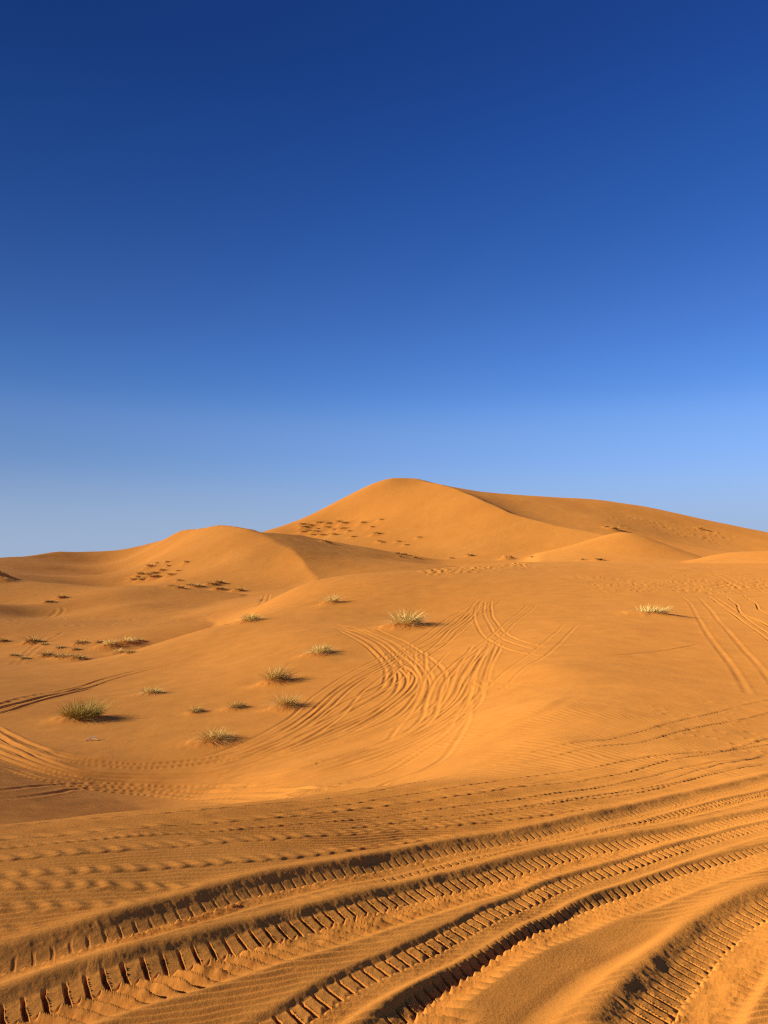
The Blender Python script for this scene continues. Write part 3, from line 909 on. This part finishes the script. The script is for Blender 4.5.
for i, (row, (x0, y0, w_, h_)) in enumerate(zip(SLOPE_PALE, ROOT["SLOPE_PALE"])):
    o = put("desert_shrub", PALE_SHRUBS[i])
    o.location = (x0, y0, height(x0, y0) - 0.03 * h_)
    o.scale = (w_ * 0.85, w_ * 0.85, 1.35 * h_)
    o["category"], o["group"], o["label"] = "shrub", "pale shrub clumps on the left slope", row[4]

# a bleached bit of branch below the green tuft
x0, y0, w_, h_ = size_at(92, 741, 11, 4)
vs_, fs = [], []
for (ax, ay, az), (bx_, by_, bz), r0_, r1_ in (((-0.5, -0.1, 0.02), (0.35, 0.1, 0.30), 0.075, 0.045), ((0.0, 0.0, 0.16), (0.5, -0.16, 0.10), 0.055, 0.03), ((-0.15, 0.0, 0.1), (0.05, 0.2, 0.42), 0.05, 0.02)):
    b0 = len(vs_)
    for (cx, cy, cz), rr_ in (((ax, ay, az), r0_), (((ax + bx_) / 2, (ay + by_) / 2 + 0.03, (az + bz) / 2 + 0.04), (r0_ + r1_) / 2), ((bx_, by_, bz), r1_)):
        for q in range(6):
            an = q * math.pi / 3
            vs_.append((cx * w_, (cy + rr_ * math.cos(an)) * w_, (cz + rr_ * math.sin(an)) * w_))
    for ring in (0, 6):
        for q in range(6):
            fs.append((b0 + ring + q, b0 + ring + (q + 1) % 6, b0 + ring + 6 + (q + 1) % 6, b0 + ring + 6 + q))
    fs.append(tuple(b0 + q for q in range(5, -1, -1)))
    fs.append(tuple(b0 + 12 + q for q in range(6)))
me = bpy.data.meshes.new("dead_branch")
me.from_pydata(vs_, [], fs)
me.materials.append(WOOD)
o = put("dead_branch", me)
o.location = (x0, y0, height(x0, y0))
o["label"], o["category"] = "small pale bleached scrap of branch lying alone below the green tuft", "branch"

# ------------------------------------------------------------------ light and sky
EXPOSURE = 1.12
SUN_EL, SUN_AZ = R(22.5), R(-92)                 # azimuth from +Y towards +X: the sun stands to the left
sd = bpy.data.lights.new("sun", 'SUN')
sd.energy = 4.0
sd.angle = R(0.53)
sd.color = (1.0, 0.90, 0.76)
so = bpy.data.objects.new("sun", sd)
scene.collection.objects.link(so)
to_sun = Vector((math.sin(SUN_AZ) * math.cos(SUN_EL), math.cos(SUN_AZ) * math.cos(SUN_EL), math.sin(SUN_EL)))
so.rotation_euler = to_sun.to_track_quat('Z', 'Y').to_euler()
so.location = (-20, 0, 30)

w = bpy.data.worlds.new("World")
scene.world = w
w.use_nodes = True
nt = w.node_tree
bg = nt.nodes["Background"]
sky = node(nt, "ShaderNodeTexSky", sky_type='NISHITA')
sky.sun_disc = False
sky.sun_elevation = SUN_EL
sky.sun_rotation = SUN_AZ
sky.altitude = 1000
sky.air_density = 1.0
sky.dust_density = 0.0
sky.ozone_density = 3.0
LN = nt.links.new
tcw = node(nt, "ShaderNodeTexCoord")
sep = node(nt, "ShaderNodeSeparateXYZ")
LN(tcw.outputs["Generated"], sep.inputs[0])
flat_ = node(nt, "ShaderNodeVectorMath", operation='MULTIPLY')   # length of the level part of the direction
LN(tcw.outputs["Generated"], flat_.inputs[0])
flat_.inputs[1].default_value = (1, 1, 0)
ln_ = node(nt, "ShaderNodeVectorMath", operation='LENGTH')
LN(flat_.outputs[0], ln_.inputs[0])
com = node(nt, "ShaderNodeCombineXYZ")                    # the same even gradient all round
LN(ln_.outputs["Value"], com.inputs["Y"])
LN(sep.outputs["Z"], com.inputs["Z"])
LN(com.outputs[0], sky.inputs["Vector"])
pre = node(nt, "ShaderNodeVectorMath", operation='SCALE')
pre.inputs["Scale"].default_value = 0.06
LN(sky.outputs["Color"], pre.inputs[0])
cv = node(nt, "ShaderNodeRGBCurve")                       # deep dry-air blue overhead
for ch, pts in enumerate((
        [(0, 0), (0.036, 0.0095), (0.045, 0.018), (0.0618, 0.046), (0.082, 0.086), (0.1145, 0.180), (0.28, 0.32), (1, 0.6)],
        [(0, 0), (0.068, 0.045), (0.079, 0.066), (0.113, 0.142), (0.145, 0.227), (0.195, 0.35), (0.344, 0.47), (1, 0.7)],
        [(0, 0), (0.134, 0.215), (0.153, 0.285), (0.205, 0.470), (0.245, 0.62), (0.294, 0.73), (0.40, 0.78), (1, 0.95)])):
    c_ = cv.mapping.curves[ch]
    c_.points[0].location = pts[0]
    c_.points[1].location = pts[-1]
    for p_ in pts[1:-1]:
        c_.points.new(*p_)
cv.mapping.update()
LN(pre.outputs[0], cv.inputs["Color"])
side = node(nt, "ShaderNodeMapRange", interpolation_type='SMOOTHSTEP')   # a little brighter away from the sun
side.inputs["From Min"].default_value = -0.9
side.inputs["From Max"].default_value = 0.9
side.inputs["To Min"].default_value = 0.66
side.inputs["To Max"].default_value = 1.36
LN(sep.outputs["X"], side.inputs["Value"])
sc_ = node(nt, "ShaderNodeVectorMath", operation='SCALE')
LN(cv.outputs["Color"], sc_.inputs[0])
LN(side.outputs["Result"], sc_.inputs["Scale"])
mr = node(nt, "ShaderNodeMath", operation='ABSOLUTE')
LN(sep.outputs["Z"], mr.inputs[0])
veil = node(nt, "ShaderNodeMapRange", interpolation_type='SMOOTHSTEP')   # pale dust low over the horizon
veil.inputs["From Min"].default_value = 0.0
veil.inputs["From Max"].default_value = 0.15
veil.inputs["To Min"].default_value = 0.95
veil.inputs["To Max"].default_value = 0.0
LN(mr.outputs[0], veil.inputs["Value"])
vm = node(nt, "ShaderNodeMix", data_type='RGBA')
LN(veil.outputs["Result"], vm.inputs["Factor"])
LN(sc_.outputs[0], vm.inputs["A"])
vm.inputs["B"].default_value = (0.345, 0.450, 0.630, 1)
post = node(nt, "ShaderNodeVectorMath", operation='SCALE')
post.inputs["Scale"].default_value = 1.0 / (0.1 * 2 ** EXPOSURE)
LN(vm.outputs["Result"], post.inputs[0])
LN(post.outputs[0], bg.inputs["Color"])
bg.inputs["Strength"].default_value = 0.1

vs = scene.view_settings
vs.view_transform = 'Standard'
vs.look = 'None'
vs.exposure = EXPOSURE
vs.gamma = 1.0
vs.use_curve_mapping = False
scene.cycles.use_denoising = False
scene.cycles.filter_width = 1.25
scene.cycles.max_bounces = 6
scene.cycles.diffuse_bounces = 4
